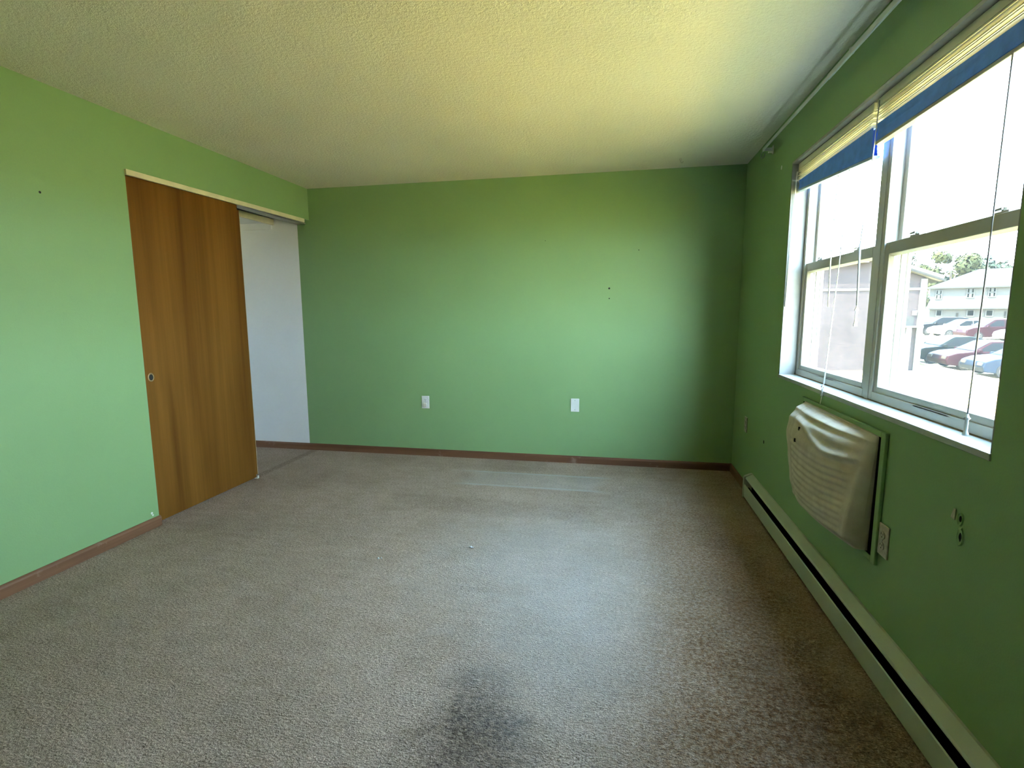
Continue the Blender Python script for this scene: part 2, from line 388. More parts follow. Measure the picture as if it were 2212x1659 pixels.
# ------------------------------------------------------------------ wall plates
def plate_frame(n, c):
    """returns function mapping local (u right, v up, w out of wall) to world"""
    c = Vector(c); n = Vector(n); u = Vector((0, 0, 1)).cross(n) ; v = Vector((0, 0, 1))
    return lambda p: tuple(c + u*p[0] + v*p[1] + n*p[2])
def lbox(mb, T, u0, u1, v0, v1, w0, w1):
    i = len(mb.v); mb.v += [T(p) for p in [(u, v, w) for u in (u0, u1) for v in (v0, v1) for w in (w0, w1)]]
    mb.f += [tuple(i+k for k in q) for q in ((0, 1, 3, 2), (4, 6, 7, 5), (0, 4, 5, 1), (2, 3, 7, 6), (0, 2, 6, 4), (1, 5, 7, 3))]
    return mb
def wall_plate(name, label, cat, c, n, w, h, mat, kind):
    t = thing(name, c, label, cat); T = plate_frame(n, c)
    lbox(MB(), T, -w/2, w/2, -h/2, h/2, 0, .006).build('plate', mat, t, bevel=.0025)
    def disc(v, r, w0, w1, m, nm, par=t, sq=1.0):
        mb = MB(); N = 16
        pts = [(r*math.cos(2*math.pi*q/N), v+r*sq*math.sin(2*math.pi*q/N)) for q in range(N)]
        i = len(mb.v)
        for ww in (w0, w1): mb.v += [T((p[0], p[1], ww)) for p in pts]
        mb.f += [tuple(range(N, 2*N))]+[(q, (q+1) % N, N+(q+1) % N, N+q) for q in range(N)]
        return mb.build(nm, m, par)
    if kind == 'duplex':
        for v in (.020, -.020):
            r_ = disc(v, .017, .005, .0085, mat, 'receptacle', sq=.84)
            for u in (-.0065, .0065): lbox(MB(), T, u-.0013, u+.0013, v+.0005, v+.0085, .0082, .0088).build('slot', M_SLOT, r_)
            lbox(MB(), T, -.0022, .0022, v-.009, v-.0045, .0082, .0088).build('slot', M_SLOT, r_)
        disc(0, .0035, .006, .0075, M_STEEL, 'screw')
    elif kind == 'blank':
        for v in (h/2-.017, -h/2+.017): disc(v, .0035, .006, .0074, M_STEEL, 'screw')
    elif kind == 'coax':
        disc(-.006, .006, .006, .014, M_STEEL, 'coax_jack')
        for v in (h/2-.012, -h/2+.012): disc(v, .003, .006, .0074, M_STEEL, 'screw')
    return t, T
t, T = wall_plate('electrical_outlet', 'white duplex outlet with dark scuffs on the far wall, nearer the closet', 'outlet', (-1.675, D, .4955), (0, -1, 0), .072, .114, M_PLATEW, 'duplex')
# small plug-in night light style adaptor over the lower socket
lbox(MB(), T, -.016, .013, -.040, -.006, .008, .022).build('plug_adaptor', M_PLATE, t, bevel=.004)
wall_plate('wall_plate', 'blank white wall plate on the far wall, nearer the window', 'wall plate', (-.33, D, .508), (0, -1, 0), .072, .114, M_PLATEW, 'blank')
wall_plate('electrical_outlet', 'narrow-looking outlet on the window wall near the dark far corner', 'outlet', (B, 3.98, .474), (-1, 0, 0), .070, .112, M_PLATE_OLD, 'duplex')
wall_plate('electrical_outlet', 'dingy cream outlet beside the covered air conditioner', 'outlet', (B, 1.972, .481), (-1, 0, 0), .072, .116, M_PLATE_OLD, 'duplex')

# ------------------------------------------------------------------ baseboard heater
HY0, HY1, HX = REAR+.02, 3.74, B-.056
hz = .178
ht = thing('baseboard_heater', (B, 2.0, 0), 'long pale enamel baseboard heater under the window', 'heater')
MB().prism([(B-.002, .02), (B-.006, .02), (B-.006, hz-.006), (B-.002, hz-.006)], 'y', HY0, HY1-.02).build('back_plate', M_DARK, ht)
MB().prism([(B-.001, hz), (B-.010, hz), (HX+.010, .158), (HX+.007, .152), (HX+.007, .147), (HX+.010, .147), (HX+.013, .153), (B-.010, hz-.005), (B-.001, hz-.005)], 'y', HY0, HY1-.02).build('top_cover', M_HEATER, ht)
MB().prism([(HX, .022), (HX+.004, .018), (HX+.020, .018), (HX+.020, .021), (HX+.005, .022), (HX+.004, .104), (HX+.005, .108), (HX+.003, .110), (HX, .106)], 'y', HY0, HY1-.02).build('front_panel', M_HEATER, ht)
MB().tube([(B-.028, HY0, .075), (B-.028, HY1-.03, .075)], .011, 8).build('heating_pipe', M_DARK, ht)
MB().prism([(B-.001, .012), (HX-.003, .012), (HX-.003, .155), (HX+.002, .163), (B-.012, hz+.004), (B-.001, hz+.004)], 'y', HY1-.03, HY1).build('end_cap', M_HEATER, ht, bevel=.002)
for yy in (2.9, 1.9, .9): MB().box(HX+.008, B-.006, yy, yy+.004, .02, .155).build('bracket', M_DARK, ht)

# ------------------------------------------------------------------ window surround (sill board, jamb boards, head board)
RV = .088          # reveal depth to the window frame
XF = B+RV
sill = MB().box(B-.004, B+WT, WY0, WY1, WZ0-.02, WZ0).build('window_sill', M_SILL, bevel=.002)
tag(sill, 'glossy white painted sill board under the double window', 'window sill', kind=S)
j = thing('window_reveal', (B, WM, WZ0), 'white lining boards around the window recess', 'window lining', kind=S)
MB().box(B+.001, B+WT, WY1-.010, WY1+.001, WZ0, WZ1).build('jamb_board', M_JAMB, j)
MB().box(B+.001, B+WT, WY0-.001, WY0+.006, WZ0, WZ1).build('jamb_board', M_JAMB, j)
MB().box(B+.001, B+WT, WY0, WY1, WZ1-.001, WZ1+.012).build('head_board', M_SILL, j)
# brown grime line where the frames meet the sill
M_GRIME = simple('brown_grime', (.16, .115, .06, 1), .9, .3, 40)
MB().prism([(XF-.006, WZ0), (XF+.001, WZ0), (XF+.001, WZ0+.004)], 'y', WY0+.006, WY1-.01).build('grime_line', M_GRIME, sill)

def ring(x0, x1, y0, y1, z0, z1, wl_, wr_, wb_, wt_):
    mb = MB()
    mb.box(x0, x1, y0, y0+wr_, z0, z1); mb.box(x0, x1, y1-wl_, y1, z0, z1)
    mb.box(x0, x1, y0+wr_, y1-wl_, z0, z0+wb_); mb.box(x0, x1, y0+wr_, y1-wl_, z1-wt_, z1); return mb
def bead(mb, x0, x1, y0, y1, z0, z1, w):   # bevelled glazing bead, from face x0 down to glass x1
    a = [(x0, y0, z0), (x0, y1, z0), (x0, y1, z1), (x0, y0, z1)]
    b = [(x1, y0+w, z0+w), (x1, y1-w, z0+w), (x1, y1-w, z1-w), (x1, y0+w, z1-w)]
    for q in range(4): mb.quad(a[q], a[(q+1) % 4], b[(q+1) % 4], b[q])
    return mb
def window_unit(name, y0, y1, label):
    t = thing(name, (XF, (y0+y1)/2, WZ0), label, 'window', 'double-hung windows', S)
    fj = .040
    ring(XF, B+WT-.01, y0, y1, WZ0, WZ1, fj, fj, .036, .040).build('frame', M_VINYL, t, bevel=.002)
    # vertical tracks on the inside of the jambs
    for yy, s in ((y1-fj, -1), (y0+fj, 1)):
        for xx in (XF+.050, XF+.062, XF+.086):
            MB().box(xx, xx+.006, min(yy, yy+s*.010), max(yy, yy+s*.010), WZ0+.036, WZ1-.04).build('jamb_track', M_VINYL, t)
    # lower (inner) sash, upper (outer) sash
    for nm, x0, z0, z1, bot, top in (('lower_sash', XF+.006, WZ0+.026, 1.556, .034, .046), ('upper_sash', XF+.046, 1.512, WZ1-.03, .046, .040)):
        st = .036; Y0, Y1 = y0+fj-.008, y1-fj+.008
        s_ = ring(x0, x0+.034, Y0, Y1, z0, z1, st, st, bot, top).build(nm, M_VINYL, t, bevel=.0025)
        bead(MB(), x0+.001, x0+.016, Y0+st, Y1-st, z0+bot, z1-top, .009).build('glazing_bead', M_VINYL, s_)
        MB().box(x0+.015, x0+.019, Y0+st, Y1-st, z0+bot, z1-top).build('pane', M_GLASS, s_)
        if nm == 'lower_sash':
            for yy in (Y0+.20, Y1-.20):
                lk = MB().box(x0+.004, x0+.030, yy-.030, yy+.030, z1, z1+.006)
                lk.tube([(x0+.017, yy, z1+.005), (x0+.017, yy, z1+.016)], .011, 12)
                lk.hexa([(x0+.002, yy-.004, z1+.010), (x0+.012, yy-.004, z1+.010), (x0+.012, yy+.034, z1+.010), (x0+.004, yy+.034, z1+.010),
                         (x0+.002, yy-.004, z1+.017), (x0+.012, yy-.004, z1+.017), (x0+.012, yy+.034, z1+.015), (x0+.004, yy+.034, z1+.015)])
                lk.build('sash_lock', M_VINYL, s_)
            MB().box(x0-.006, x0+.001, (Y0+Y1)/2-.10, (Y0+Y1)/2+.10, z0+.004, z0+.010).build('lift_lip', M_VINYL, s_)
    return t
window_unit('window_1', WM, WY1, 'white double-hung window in the far half, looking onto brick wall')
window_unit('window_2', WY0, WM, 'white double-hung window in the near half, looking onto parked cars')
o = MB().box(XF-.003, XF+.002, WM-.016, WM+.016, WZ0, WZ1).build('trim_2', M_VINYL, bevel=.0015)
tag(o, 'white mullion strip joining the two windows', 'trim', kind=S)

# ------------------------------------------------------------------ blinds
def blind(y0, y1, label, zr_far, zr_near, tilt):
    """y0 near end, y1 far end; bottom edge height at far and near end"""
    xb = B+.030; t = thing('window_blind', (xb, (y0+y1)/2, WZ1), label, 'blind', 'raised blinds in the window recess')
    MB().box(xb, xb+.028, y0, y1, 2.074, WZ1-.0015).build('headrail', M_HEAD, t, bevel=.003)
    slat = None
    for i in range(6):
        z = 2.0720-i*.0098; rr = random.Random(i*3+int(y0*10))
        if slat is None:
            mb = MB(); n = 6
            for q in range(n):
                a, b = q/n, (q+1)/n; f = lambda s_: .0030*(1-(2*s_-1)**2)
                X = lambda s_: xb-.001+.027*s_
                mb.hexa([(X(a), y0+.004, z-.0056+f(a)), (X(b), y0+.004, z-.0056+f(b)), (X(b), y1-.004, z-.0056+f(b)), (X(a), y1-.004, z-.0056+f(a)),
                         (X(a), y0+.004, z-.0020+f(a)), (X(b), y0+.004, z-.0020+f(b)), (X(b), y1-.004, z-.0020+f(b)), (X(a), y1-.004, z-.0020+f(a))])
            slat = mb.build('slat', M_SLAT, t); z00 = z
        else:
            c = slat.copy(); C.objects.link(c); c.parent = t; c.location = ((-.003, .0035, -.001, .003, -.002)[i-1]+rr.uniform(-.0008, .0008), rr.uniform(-.003, .003), z-z00)
            c.rotation_euler = (0, 0, 0); OFF[c] = OFF[slat]
    zt = 2.0135
    # blue band hanging below the slats
    n = 14
    def fr(u, v):
        y = y1-.006+(y0-y1+.012)*u; zb = zr_far+(zr_near-zr_far)*u+.012
        z = zt+(zb-zt)*v; return (xb+.004+.004*math.sin(v*3+u*2)+tilt*v*u, y, z)
    mb = MB().grid(fr, n, 5); mb.grid(lambda u, v: (fr(u, v)[0]+.018, fr(u, v)[1], fr(u, v)[2]), n, 5)
    mb.grid(lambda u, v: (fr(u, 1)[0]+.018*v, fr(u, 1)[1], fr(u, 1)[2]), n, 1)
    bd = mb.build('blue_band', M_BLUE, t, smooth=False); bd['label'] = 'deep blue band under the cream slats'
    P = lambda u, dx, dz: (xb+.002+dx+tilt*u, y1-.006+(y0-y1+.012)*u, zr_far+(zr_near-zr_far)*u+dz)
    mb = MB().hexa([P(0, 0, 0), P(0, .026, 0), P(1, .026, 0), P(1, 0, 0), P(0, 0, .012), P(0, .026, .012), P(1, .026, .012), P(1, 0, .012)])
    mb.build('bottom_rail', M_BLUEG if tilt else M_VINYL, t, bevel=.002)
    return t
def wand(t, pts, r, mat, name='tilt_wand', seg=6): return MB().tube(pts, r, seg).build(name, mat, t, smooth=True)
def tassel(t, p, h, mat=M_CORD):
    x, y, z = p
    MB().tube([(x, y, z+h), (x, y, z+h*.86), (x, y, z+h*.80), (x, y, z+h*.72), (x, y, z+h*.2), (x, y, z+h*.08), (x, y, z)],
              [.0025, .005, .0085, .0045, .0050, .0080, .0075], 10).build('tassel', mat, t, smooth=True)
b1 = blind(WM+.012, WY1-.014, 'raised cream and blue blind over the far window, sagging at its near end', 1.955, 1.893, .012)
b2 = blind(WY0+.010, WM-.012, 'raised cream and blue blind over the near window, hanging level', 1.934, 1.940, 0)
XBc = B+.024
wand(b1, [(B+.020, WY1-.030, 2.06), (B+.018, WY1-.022, 1.95), (B+.008, WY1-.016, 1.318)], .0032, M_CORD)
wand(b1, [(XBc, 2.700, 1.90), (XBc, 2.715, 1.51), (XBc, 2.700, 1.31)], .0030, M_CORD, 'lift_cord')
wand(b1, [(XBc, 2.575, 1.90), (B+.02, 2.60, 1.50), (B-.004, 2.60, .955)], .0014, M_CORD, 'lift_cord')
wand(b1, [(XBc, 2.585, 1.90), (B+.022, 2.61, 1.50), (B-.003, 2.612, .955)], .0014, M_CORD, 'lift_cord')
tassel(b1, (B-.008, 2.606, .90), .055, M_CLEAR); wand(b1, [(B-.008, 2.606, .90), (B-.012, 2.620, .83)], .0018, M_CORD, 'lift_cord')
wand(b2, [(XBc, 2.355, 2.09), (XBc, 2.37, 1.90), (XBc, 2.42, 1.56)], .0022, M_CLEAR, 'tilt_wand')
wand(b2, [(XBc, 2.42, 1.56), (XBc, 2.400, 1.312)], .0042, M_WANDG, 'tilt_wand')
tassel(b2, (XBc, 2.402, 1.226), .085, M_CLEAR)
wand(b2, [(XBc, 1.640, 1.94), (XBc, 1.645, 1.4), (XBc, 1.654, .995)], .0020, M_WANDG, 'lift_cord')
tassel(b2, (XBc, 1.654, .938), .062)

# ------------------------------------------------------------------ curtain rod
RX, RZ = .8895, 2.306
cr = thing('curtain_rod', (RX, 2.4, RZ), 'flat white curtain rod high on the window wall', 'curtain rod')
def flat(x0, x1, z0, z1, ya, yb): return MB().box(x0, x1, ya, yb, z0, z1)
flat(RX-.004, RX+.004, RZ-.0095, RZ+.0095, 2.62, 3.70).build('inner_rod', M_ROD, cr, bevel=.003)
flat(RX-.0055, RX+.0055, RZ-.012, RZ+.012, 1.05, 2.66).build('outer_rod', M_ROD, cr, bevel=.0035)
flat(RX-.008, RX+.008, RZ-.010, RZ+.015, 2.42, 2.435).build('rod_clip', M_ROD, cr, bevel=.002)
MB().box(RX-.004, B-.003, 3.692, 3.701, RZ-.0095, RZ+.0095).build('rod_return', M_ROD, cr, bevel=.002)
br = MB().box(B-.004, B, 3.685, 3.712, RZ-.030, RZ+.022).build('bracket', M_PLATEW, cr, bevel=.001)
MB().box(B-.030, B-.003, 3.690, 3.703, RZ-.022, RZ-.014).build('bracket_arm', M_PLATEW, br)
MB().tube([(RX+.004, 3.705, RZ-.004), (RX-.006, 3.712, RZ-.018), (RX-.008, 3.716, RZ-.036), (RX, 3.714, RZ-.048), (RX+.010, 3.709, RZ-.040), (RX+.012, 3.706, RZ-.02)], .0028, 6).build('hook', M_CLEAR, cr, smooth=True)
nail_hole(wr, (B-.001, 3.492, 2.141), (-1, 0, 0), .013, M_PLATEW)
hk = thing('ceiling_hook', (.435, 4.139, CH), 'tiny hook in the ceiling near the far wall', 'hook')
MB().tube([(.435, 4.139, CH), (.435, 4.139, CH-.012)], .008, 10).build('base', M_PLATE, hk)
MB().tube([(.435, 4.139, CH-.01), (.435, 4.139, CH-.022), (.447, 4.139, CH-.030), (.455, 4.139, CH-.020)], .0025, 6).build('hook_wire', M_PLATE, hk)

# ------------------------------------------------------------------ covered wall air conditioner
ac = thing('wall_air_conditioner', (B, 2.42, .40), 'wall air conditioner under a quilted beige fabric cover', 'air conditioner')
ring(B-.014, B-.001, 2.000, 2.845, .372, .862, .024, .030, .024, .022).build('sleeve_frame', M_GREEN, ac, bevel=.003)
MB().box(B-.012, B-.001, 2.02, 2.825, .39, .845).build('unit_body', M_DARK, ac)
def lerp_tab(tab, t_):
    n = len(tab)-1; x = max(0, min(1, t_))*n; i = min(int(x), n-1); f = x-i; f = f*f*(3-2*f)
    return tab[i]*(1-f)+tab[i+1]*f
VR = [0, .06, .16, .30, .50, .75, .90, 1.0]
DL = [.020, .060, .090, .100, .090, .078, .062, .035]
DM = [.020, .066, .095, .112, .112, .108, .090, .045]
DR = [.018, .034, .044, .054, .068, .086, .088, .045]
def dep(u, v):
    i = max(q for q in range(len(VR)-1) if VR[q] <= v or q == 0); f = (v-VR[i])/(VR[i+1]-VR[i]); f = f*f*(3-2*f)
    L_ = DL[i]*(1-f)+DL[i+1]*f; M__ = DM[i]*(1-f)+DM[i+1]*f; R_ = DR[i]*(1-f)+DR[i+1]*f
    return lerp_tab([L_, M__, M__*.98, R_], u)
def cover(u, v):
    y_l = 2.790 - .050*v; y_r = 2.046+.012*v
    y = y_l+(y_r-y_l)*u
    zt_ = .846-.004*u; zb_ = .350+.052*u - .015*math.sin(math.pi*u)
    z = zt_+(zb_-zt_)*v
    d = dep(u, v)
    q = math.sin(2*math.pi*v*17 + .7*math.sin(u*9)) * .0026          # quilt ridges
    env = max(0, min(1, (v-.20-.12*math.sin(u*3.0))/.08))*max(0, min(1, (u-.10)/.05))*max(0, min(1, (.93-u)/.05))*max(0, min(1, (.95-v)/.05))
    d += q*env
    # pleats along the top edge
    tp = max(0, 1-v/.17)
    d += .006*tp*math.sin(v*95+u*4)*math.sin(math.pi*min(1, u*1.1))
    # sagging fold running to the upper right corner
    fc = .10+.22*math.sin(min(1, u*1.05)*math.pi*.8)*u
    d += .013*math.exp(-((v-fc)/.032)**2)*min(1, u*1.6)*max(0, min(1, (1.0-u)/.12))
    d -= .010*math.exp(-((v-fc-.055)/.030)**2)*min(1, u*1.4)*max(0, min(1, (1.0-u)/.12))
    # vertical seam on the left
    d -= .005*math.exp(-((u-.13)/.012)**2)
    e = min(u, 1-u)*.7; edge = min(1, e/.02) if e < .02 else 1
    return (B-.004-d*(.35+.65*math.sqrt(edge)), y, z)
mb = MB().grid(cover, 96, 150)
def skirt(fn, n):  # side wall from the front outline back to the wall
    mb.grid(lambda a, b: (lambda p: (p[0]+(B-.003-p[0])*b, p[1], p[2]))(fn(a)), n, 4)
skirt(lambda a: cover(a, 0), 40); skirt(lambda a: cover(a, 1), 40); skirt(lambda a: cover(0, a), 60); skirt(lambda a: cover(1, a), 60)
cv = mb.build('quilted_cover', M_QUILT, ac, smooth=True); cv['label'] = 'beige quilted fabric cover'
p0, p1 = cover(.26, .20), cover(.26, .31)
MB().box(p0[0]-.003, p0[0]+.002, p0[1]-.010, p0[1]+.010, p1[2], p0[2]).build('tie_tab', M_QUILT, cv)
for p_ in (p0, p1): MB().box(p_[0]-.005, p_[0]+.004, p_[1]-.006, p_[1]+.003, p_[2]-.008, p_[2]+.008).build('button_hole', M_SLOT, cv)

# ------------------------------------------------------------------ specks on the carpet
M_LINT = simple('white_lint', (.75, .75, .74, 1), .9)
def speck(x, y, r, seed, label):
    rnd = random.Random(seed); mb = MB()
    for q in range(4):
        a, b = rnd.uniform(-r, r), rnd.uniform(-r*.5, r*.5); s_ = rnd.uniform(.35, .6)*r
        mb.tube([(x+a-s_, y+b, .004), (x+a, y+b+s_*.3, .008), (x+a+s_, y+b-.2*s_, .004)], [.0015, .0035, .0012], 6)
    return tag(mb.build('lint_scrap', M_LINT, origin=(x, y, 0), smooth=True), label, 'lint', 'lint scraps on the carpet')
speck(-.753, 2.619, .014, 3, 'small white scrap of lint near the middle of the carpet')
speck(-1.201, 2.406, .010, 4, 'small pale scrap of lint left of the carpet middle')

# ================================================================== outside the window
def gz(x, y): return GR+1.38*max(0, min(1, ((.47*x+.883*y)-22)/38))
def noisy(name, stops, scale, rough=.9, bump=0, bs=30):
    k = NT(name); k.color(k.ramp(k.noise(scale, 5, .6), stops))
    if bump: k.bump(k.noise(bs, 3), bump, .03)
    return k.set(rough, .1)
M_GRASS = noisy('lawn_grass', [(.3, (.36, .265, .075, 1)), (.7, (.43, .32, .095, 1))], 1.5, .95, .6, 25)
M_LOT = noisy('sunbleached_asphalt', [(.3, (.44, .34, .18, 1)), (.7, (.50, .39, .21, 1))], .8)
M_KERB = noisy('concrete_kerb', [(.3, (.30, .29, .26, 1)), (.7, (.36, .35, .31, 1))], 3)
def terrain(name, x0, x1, y0, y1, mat, label, cat, dz=0, nx=24, ny=60):
    o = MB().grid(lambda u, v: (x0+(x1-x0)*u, y0+(y1-y0)*v, gz(x0+(x1-x0)*u, y0+(y1-y0)*v)+dz), nx, ny).build(name, mat)
    return tag(o, label, cat, kind=S)
terrain('lawn', B+WT-.5, 16.8, -60, 120, M_GRASS, 'grass lawn between the building and the parking lot', 'lawn', nx=10, ny=90)
terrain('parking_lot', 16.8, 240, -60, 260, M_LOT, 'sunlit pale parking lot outside', 'parking lot', -.02, 60, 80)
o = MB().grid(lambda u, v: (16.74+.18*u, -60+150*v, gz(16.8, -60+150*v)+.10), 1, 60)
o.grid(lambda u, v: (16.92, -60+150*v, gz(16.8, -60+150*v)+.10-.14*u), 1, 60).grid(lambda u, v: (16.74, -60+150*v, gz(16.8, -60+150*v)+.10-.12*u), 1, 60)
tag(o.build('kerb', M_KERB), 'concrete kerb between lawn and parking lot', 'kerb', kind=S)

# own building: storey above, storey below, rest of the facade
M_BRICK = None
def brick_mat():
    k = NT('reddish_brick'); t_ = k.n('TexBrick'); k.L(k.coord((1, 1, 1), (math.radians(90), 0, 0)), t_.inputs['Vector'])
    t_.inputs['Color1'].default_value = (.026, .019, .021, 1); t_.inputs['Color2'].default_value = (.019, .0145, .0165, 1); t_.inputs['Mortar'].default_value = (0.0225, 0.0203, 0.0193, 1)
    t_.inputs['Scale'].default_value = 1.0; t_.inputs['Brick Width'].default_value = .215; t_.inputs['Row Height'].default_value = .075; t_.inputs['Mortar Size'].default_value = .010
    v = k.ramp(k.noise(.7, 4), [(.3, (.8, .8, .8)), (.7, (1.15, 1.15, 1.15))])
    k.color(k.mix(1.0, t_.outputs['Color'], v, 'MULTIPLY')); return k.set(.9, .1)
M_BRICK = brick_mat()
M_STUCCO = simple('outer_wall_render', (.35, .33, .30, 1), .9)
mb = MB().box(-9, B+WT, -22, 30.4, CH+.16, 5.2)
mb.box(-9, B+WT, -22, 30.4, GR-.6, -.16)
mb.box(B, B+WT, D+.13, 30.4, -.16, CH+.16).box(B, B+WT, -22, REAR-.13, -.16, CH+.16)
tag(mb.build('building_shell', M_STUCCO), 'storeys of the same building above and below the room', 'building', kind=S)

# brick wing seen through the far window
M_FASCIA = simple('white_fascia', (0.0486, 0.0486, 0.0462, 1), .7)
M_ROOF = noisy('grey_shingle_roof', [(.3, (0.0117, 0.0117, 0.0113, 1)), (.7, (0.0153, 0.0149, 0.0144, 1))], 4)
M_WGLASS = simple('dark_house_window', (0.0027, 0.0032, 0.0034, 1), .5, .1, 3, .0)
M_WFRAME = simple('house_window_frame', (0.0207, 0.0207, 0.0201, 1), .6)
wy = 30.5; wx1 = 15.42
wing = thing('brick_building', (wx1, wy, GR), 'reddish brick building with white roof trim beside the lawn', 'building')
prof = [(-3, GR-.5), (wx1, GR-.5), (wx1, 3.0), (12.6, 4.05), (-3, 4.05)]
mb = MB()
i0 = len(mb.v); n = len(prof)
for yy in (wy, wy+11):
    mb.v += [(p[0], yy, p[1]) for p in prof]
mb.f += [tuple(range(n)), tuple(range(n, 2*n))]+[(q, (q+1) % n, n+(q+1) % n, n+q) for q in range(n)]
mb.build('brick_wall', M_BRICK, wing)
def slab(p, q, th, y0, y1):
    d = Vector((q[0]-p[0], q[1]-p[1])).normalized(); nx, nz = -d.y*th, d.x*th
    return MB().hexa([(p[0], y0, p[1]), (q[0], y0, q[1]), (q[0], y1, q[1]), (p[0], y1, p[1]), (p[0]+nx, y0, p[1]+nz), (q[0]+nx, y0, q[1]+nz), (q[0]+nx, y1, q[1]+nz), (p[0]+nx, y1, p[1]+nz)])
slab((16.0, 2.80), (12.55, 4.06), -.28, wy-.35, wy-.05).build('rake_board', M_FASCIA, wing)
slab((16.1, 2.78), (12.5, 4.10), -.10, wy-.4, wy+11.3).build('roof', M_ROOF, wing)
MB().box(-3, 12.62, wy-.35, wy-.05, 3.80, 4.10).build('eave_board', M_FASCIA, wing)
MB().box(8, wx1+.03, wy-.05, wy, 2.38, 2.50).build('band_course', M_FASCIA, wing)
MB().box(15.20, 15.50, wy-.06, wy+.02, GR-.5, 2.95).build('corner_board', M_FASCIA, wing)
MB().box(14.45, 15.05, wy-.04, wy, .35, 1.05).build('utility_panel', M_WFRAME, wing)
MB().box(14.95, 15.15, wy-.07, wy, 1.10, 1.34).build('wall_plaque', M_FASCIA, wing)  # small white plaque on the brick wall
MB().box(14.3, 15.3, wy-.5, wy, .48, .56).build('canopy', M_FASCIA, wing)
MB().box(14.55, 14.80, wy-.45, wy-.20, GR-.5, .48).build('canopy_post', M_FASCIA, wing)

# white two-storey house block across the lot
M_SIDING = simple('white_siding', (0.0312, 0.0319, 0.0312, 1), .8, .03, 2)
M_SIDE2 = simple('pale_lower_wall', (0.0289, 0.0287, 0.0274, 1), .8, .03, 2)
M_DOORX = simple('grey_house_door', (0.0097, 0.0091, 0.0087, 1), .7)
SCL = 71/62.
hx0, hy0 = 31.86*SCL, 71.0; fx, fy = .90, -.436           # facade direction (to the right) and start
nxx, nyy = fy, -fx                                        # outward normal of the facade
HG = -.82
house = thing('apartment_house', (hx0, hy0, HG), 'long pale two-storey house across the parking lot', 'building')
def HP(s, n_, z): return (hx0+fx*s+nxx*n_, hy0+fy*s+nyy*n_, z)
def hbox(s0, s1, n0, n1, z0, z1): return MB().hexa([HP(s0, n0, z0), HP(s1, n0, z0), HP(s1, n1, z0), HP(s0, n1, z0), HP(s0, n0, z1), HP(s1, n0, z1), HP(s1, n1, z1), HP(s0, n1, z1)])
def facade(px, py):     # photo pixel -> (s, z) on the facade plane, used only to lay the facade out at its own distance
    d = rt*(px-W_/2)/F_PX-up*(py-H_/2)/F_PX+fwd
    n_ = Vector((nxx, nyy)); t_ = (Vector((hx0, hy0)).dot(n_))/(d.x*n_.x+d.y*n_.y)
    P = Vector((0, 0, EYE))+d*t_
    return ((P.x-hx0)*fx+(P.y-hy0)*fy, P.z)
EZ = 4.05
hbox(0, 22, -9, 0, 1.62, EZ).build('upper_storey', M_SIDING, house)
hbox(.15, 22, -9, -.45, HG-.4, 1.62).build('lower_storey', M_SIDE2, house)
hbox(-.05, 22.05, -.5, .03, 1.55, 1.70).build('overhang_board', M_WFRAME, house)
RZH = 6.3
e = [HP(-.4, .45, EZ), HP(22.4, .45, EZ), HP(22.4, -9.4, EZ), HP(-.4, -9.4, EZ)]
MB().quad(e[0], e[1], HP(19, -4.5, RZH), HP(4.5, -4.5, RZH)).quad(e[2], e[3], HP(4.5, -4.5, RZH), HP(19, -4.5, RZH)).quad(e[3], e[0], HP(4.5, -4.5, RZH)).quad(e[1], e[2], HP(19, -4.5, RZH)).quad(*e).build('roof', M_ROOF, house)
hbox(-.42, 22.42, .40, .48, EZ-.10, EZ+.05).build('gutter', M_WFRAME, house)
def hwin(s0, s1, z0, z1, n0=0, mull=True):
    w_ = hbox(s0, s1, n0, n0+.05, z0, z1).build('house_window', M_WGLASS, house)
    m = MB()
    for a, b, c, d in ((s0-.10, s0, z0-.08, z1+.08), (s1, s1+.10, z0-.08, z1+.08), (s0, s1, z1, z1+.08), (s0, s1, z0-.10, z0)):
        q = hbox(a, b, n0, n0+.09, c, d); i = len(m.v); m.v += q.v; m.f += [tuple(i+k_ for k_ in f) for f in q.f]
    if mull:
        sm = (s0+s1)/2; zm = (z0+z1)/2
        for a, b, c, d in ((sm-.12, sm+.12, z0, z1), (s0, s1, zm-.06, zm+.06)):
            q = hbox(a, b, n0, n0+.08, c, d); i = len(m.v); m.v += q.v; m.f += [tuple(i+k_ for k_ in f) for f in q.f]
    m.build('window_trim', M_SIDING, w_)
for (p0_, p1_) in [((2022, 645), (2034, 628)), ((2089, 642), (2104, 624)), ((2136, 640), (2151, 622)), ((2196, 638), (2212, 619))]:
    s0, z0 = facade(*p0_); s1, z1 = facade(*p1_); hwin(s0, s1, z0, z1)
for (p0_, p1_) in [((2023, 682), (2034, 671)), ((2090, 682), (2104, 671)), ((2131, 682), (2145, 671)), ((2200, 682), (2214, 670))]:
    s0, z0 = facade(*p0_); s1, z1 = facade(*p1_); hwin(s0, s1, z0, z1, -.45, False)
for (p0_, p1_) in [((2063, 704), (2071, 676)), ((2168, 700), (2175, 673))]:
    s0, z0 = facade(*p0_); s1, z1 = facade(*p1_); hbox(s0, s1, -.45, -.38, HG, z1).build('house_door', M_DOORX, house)

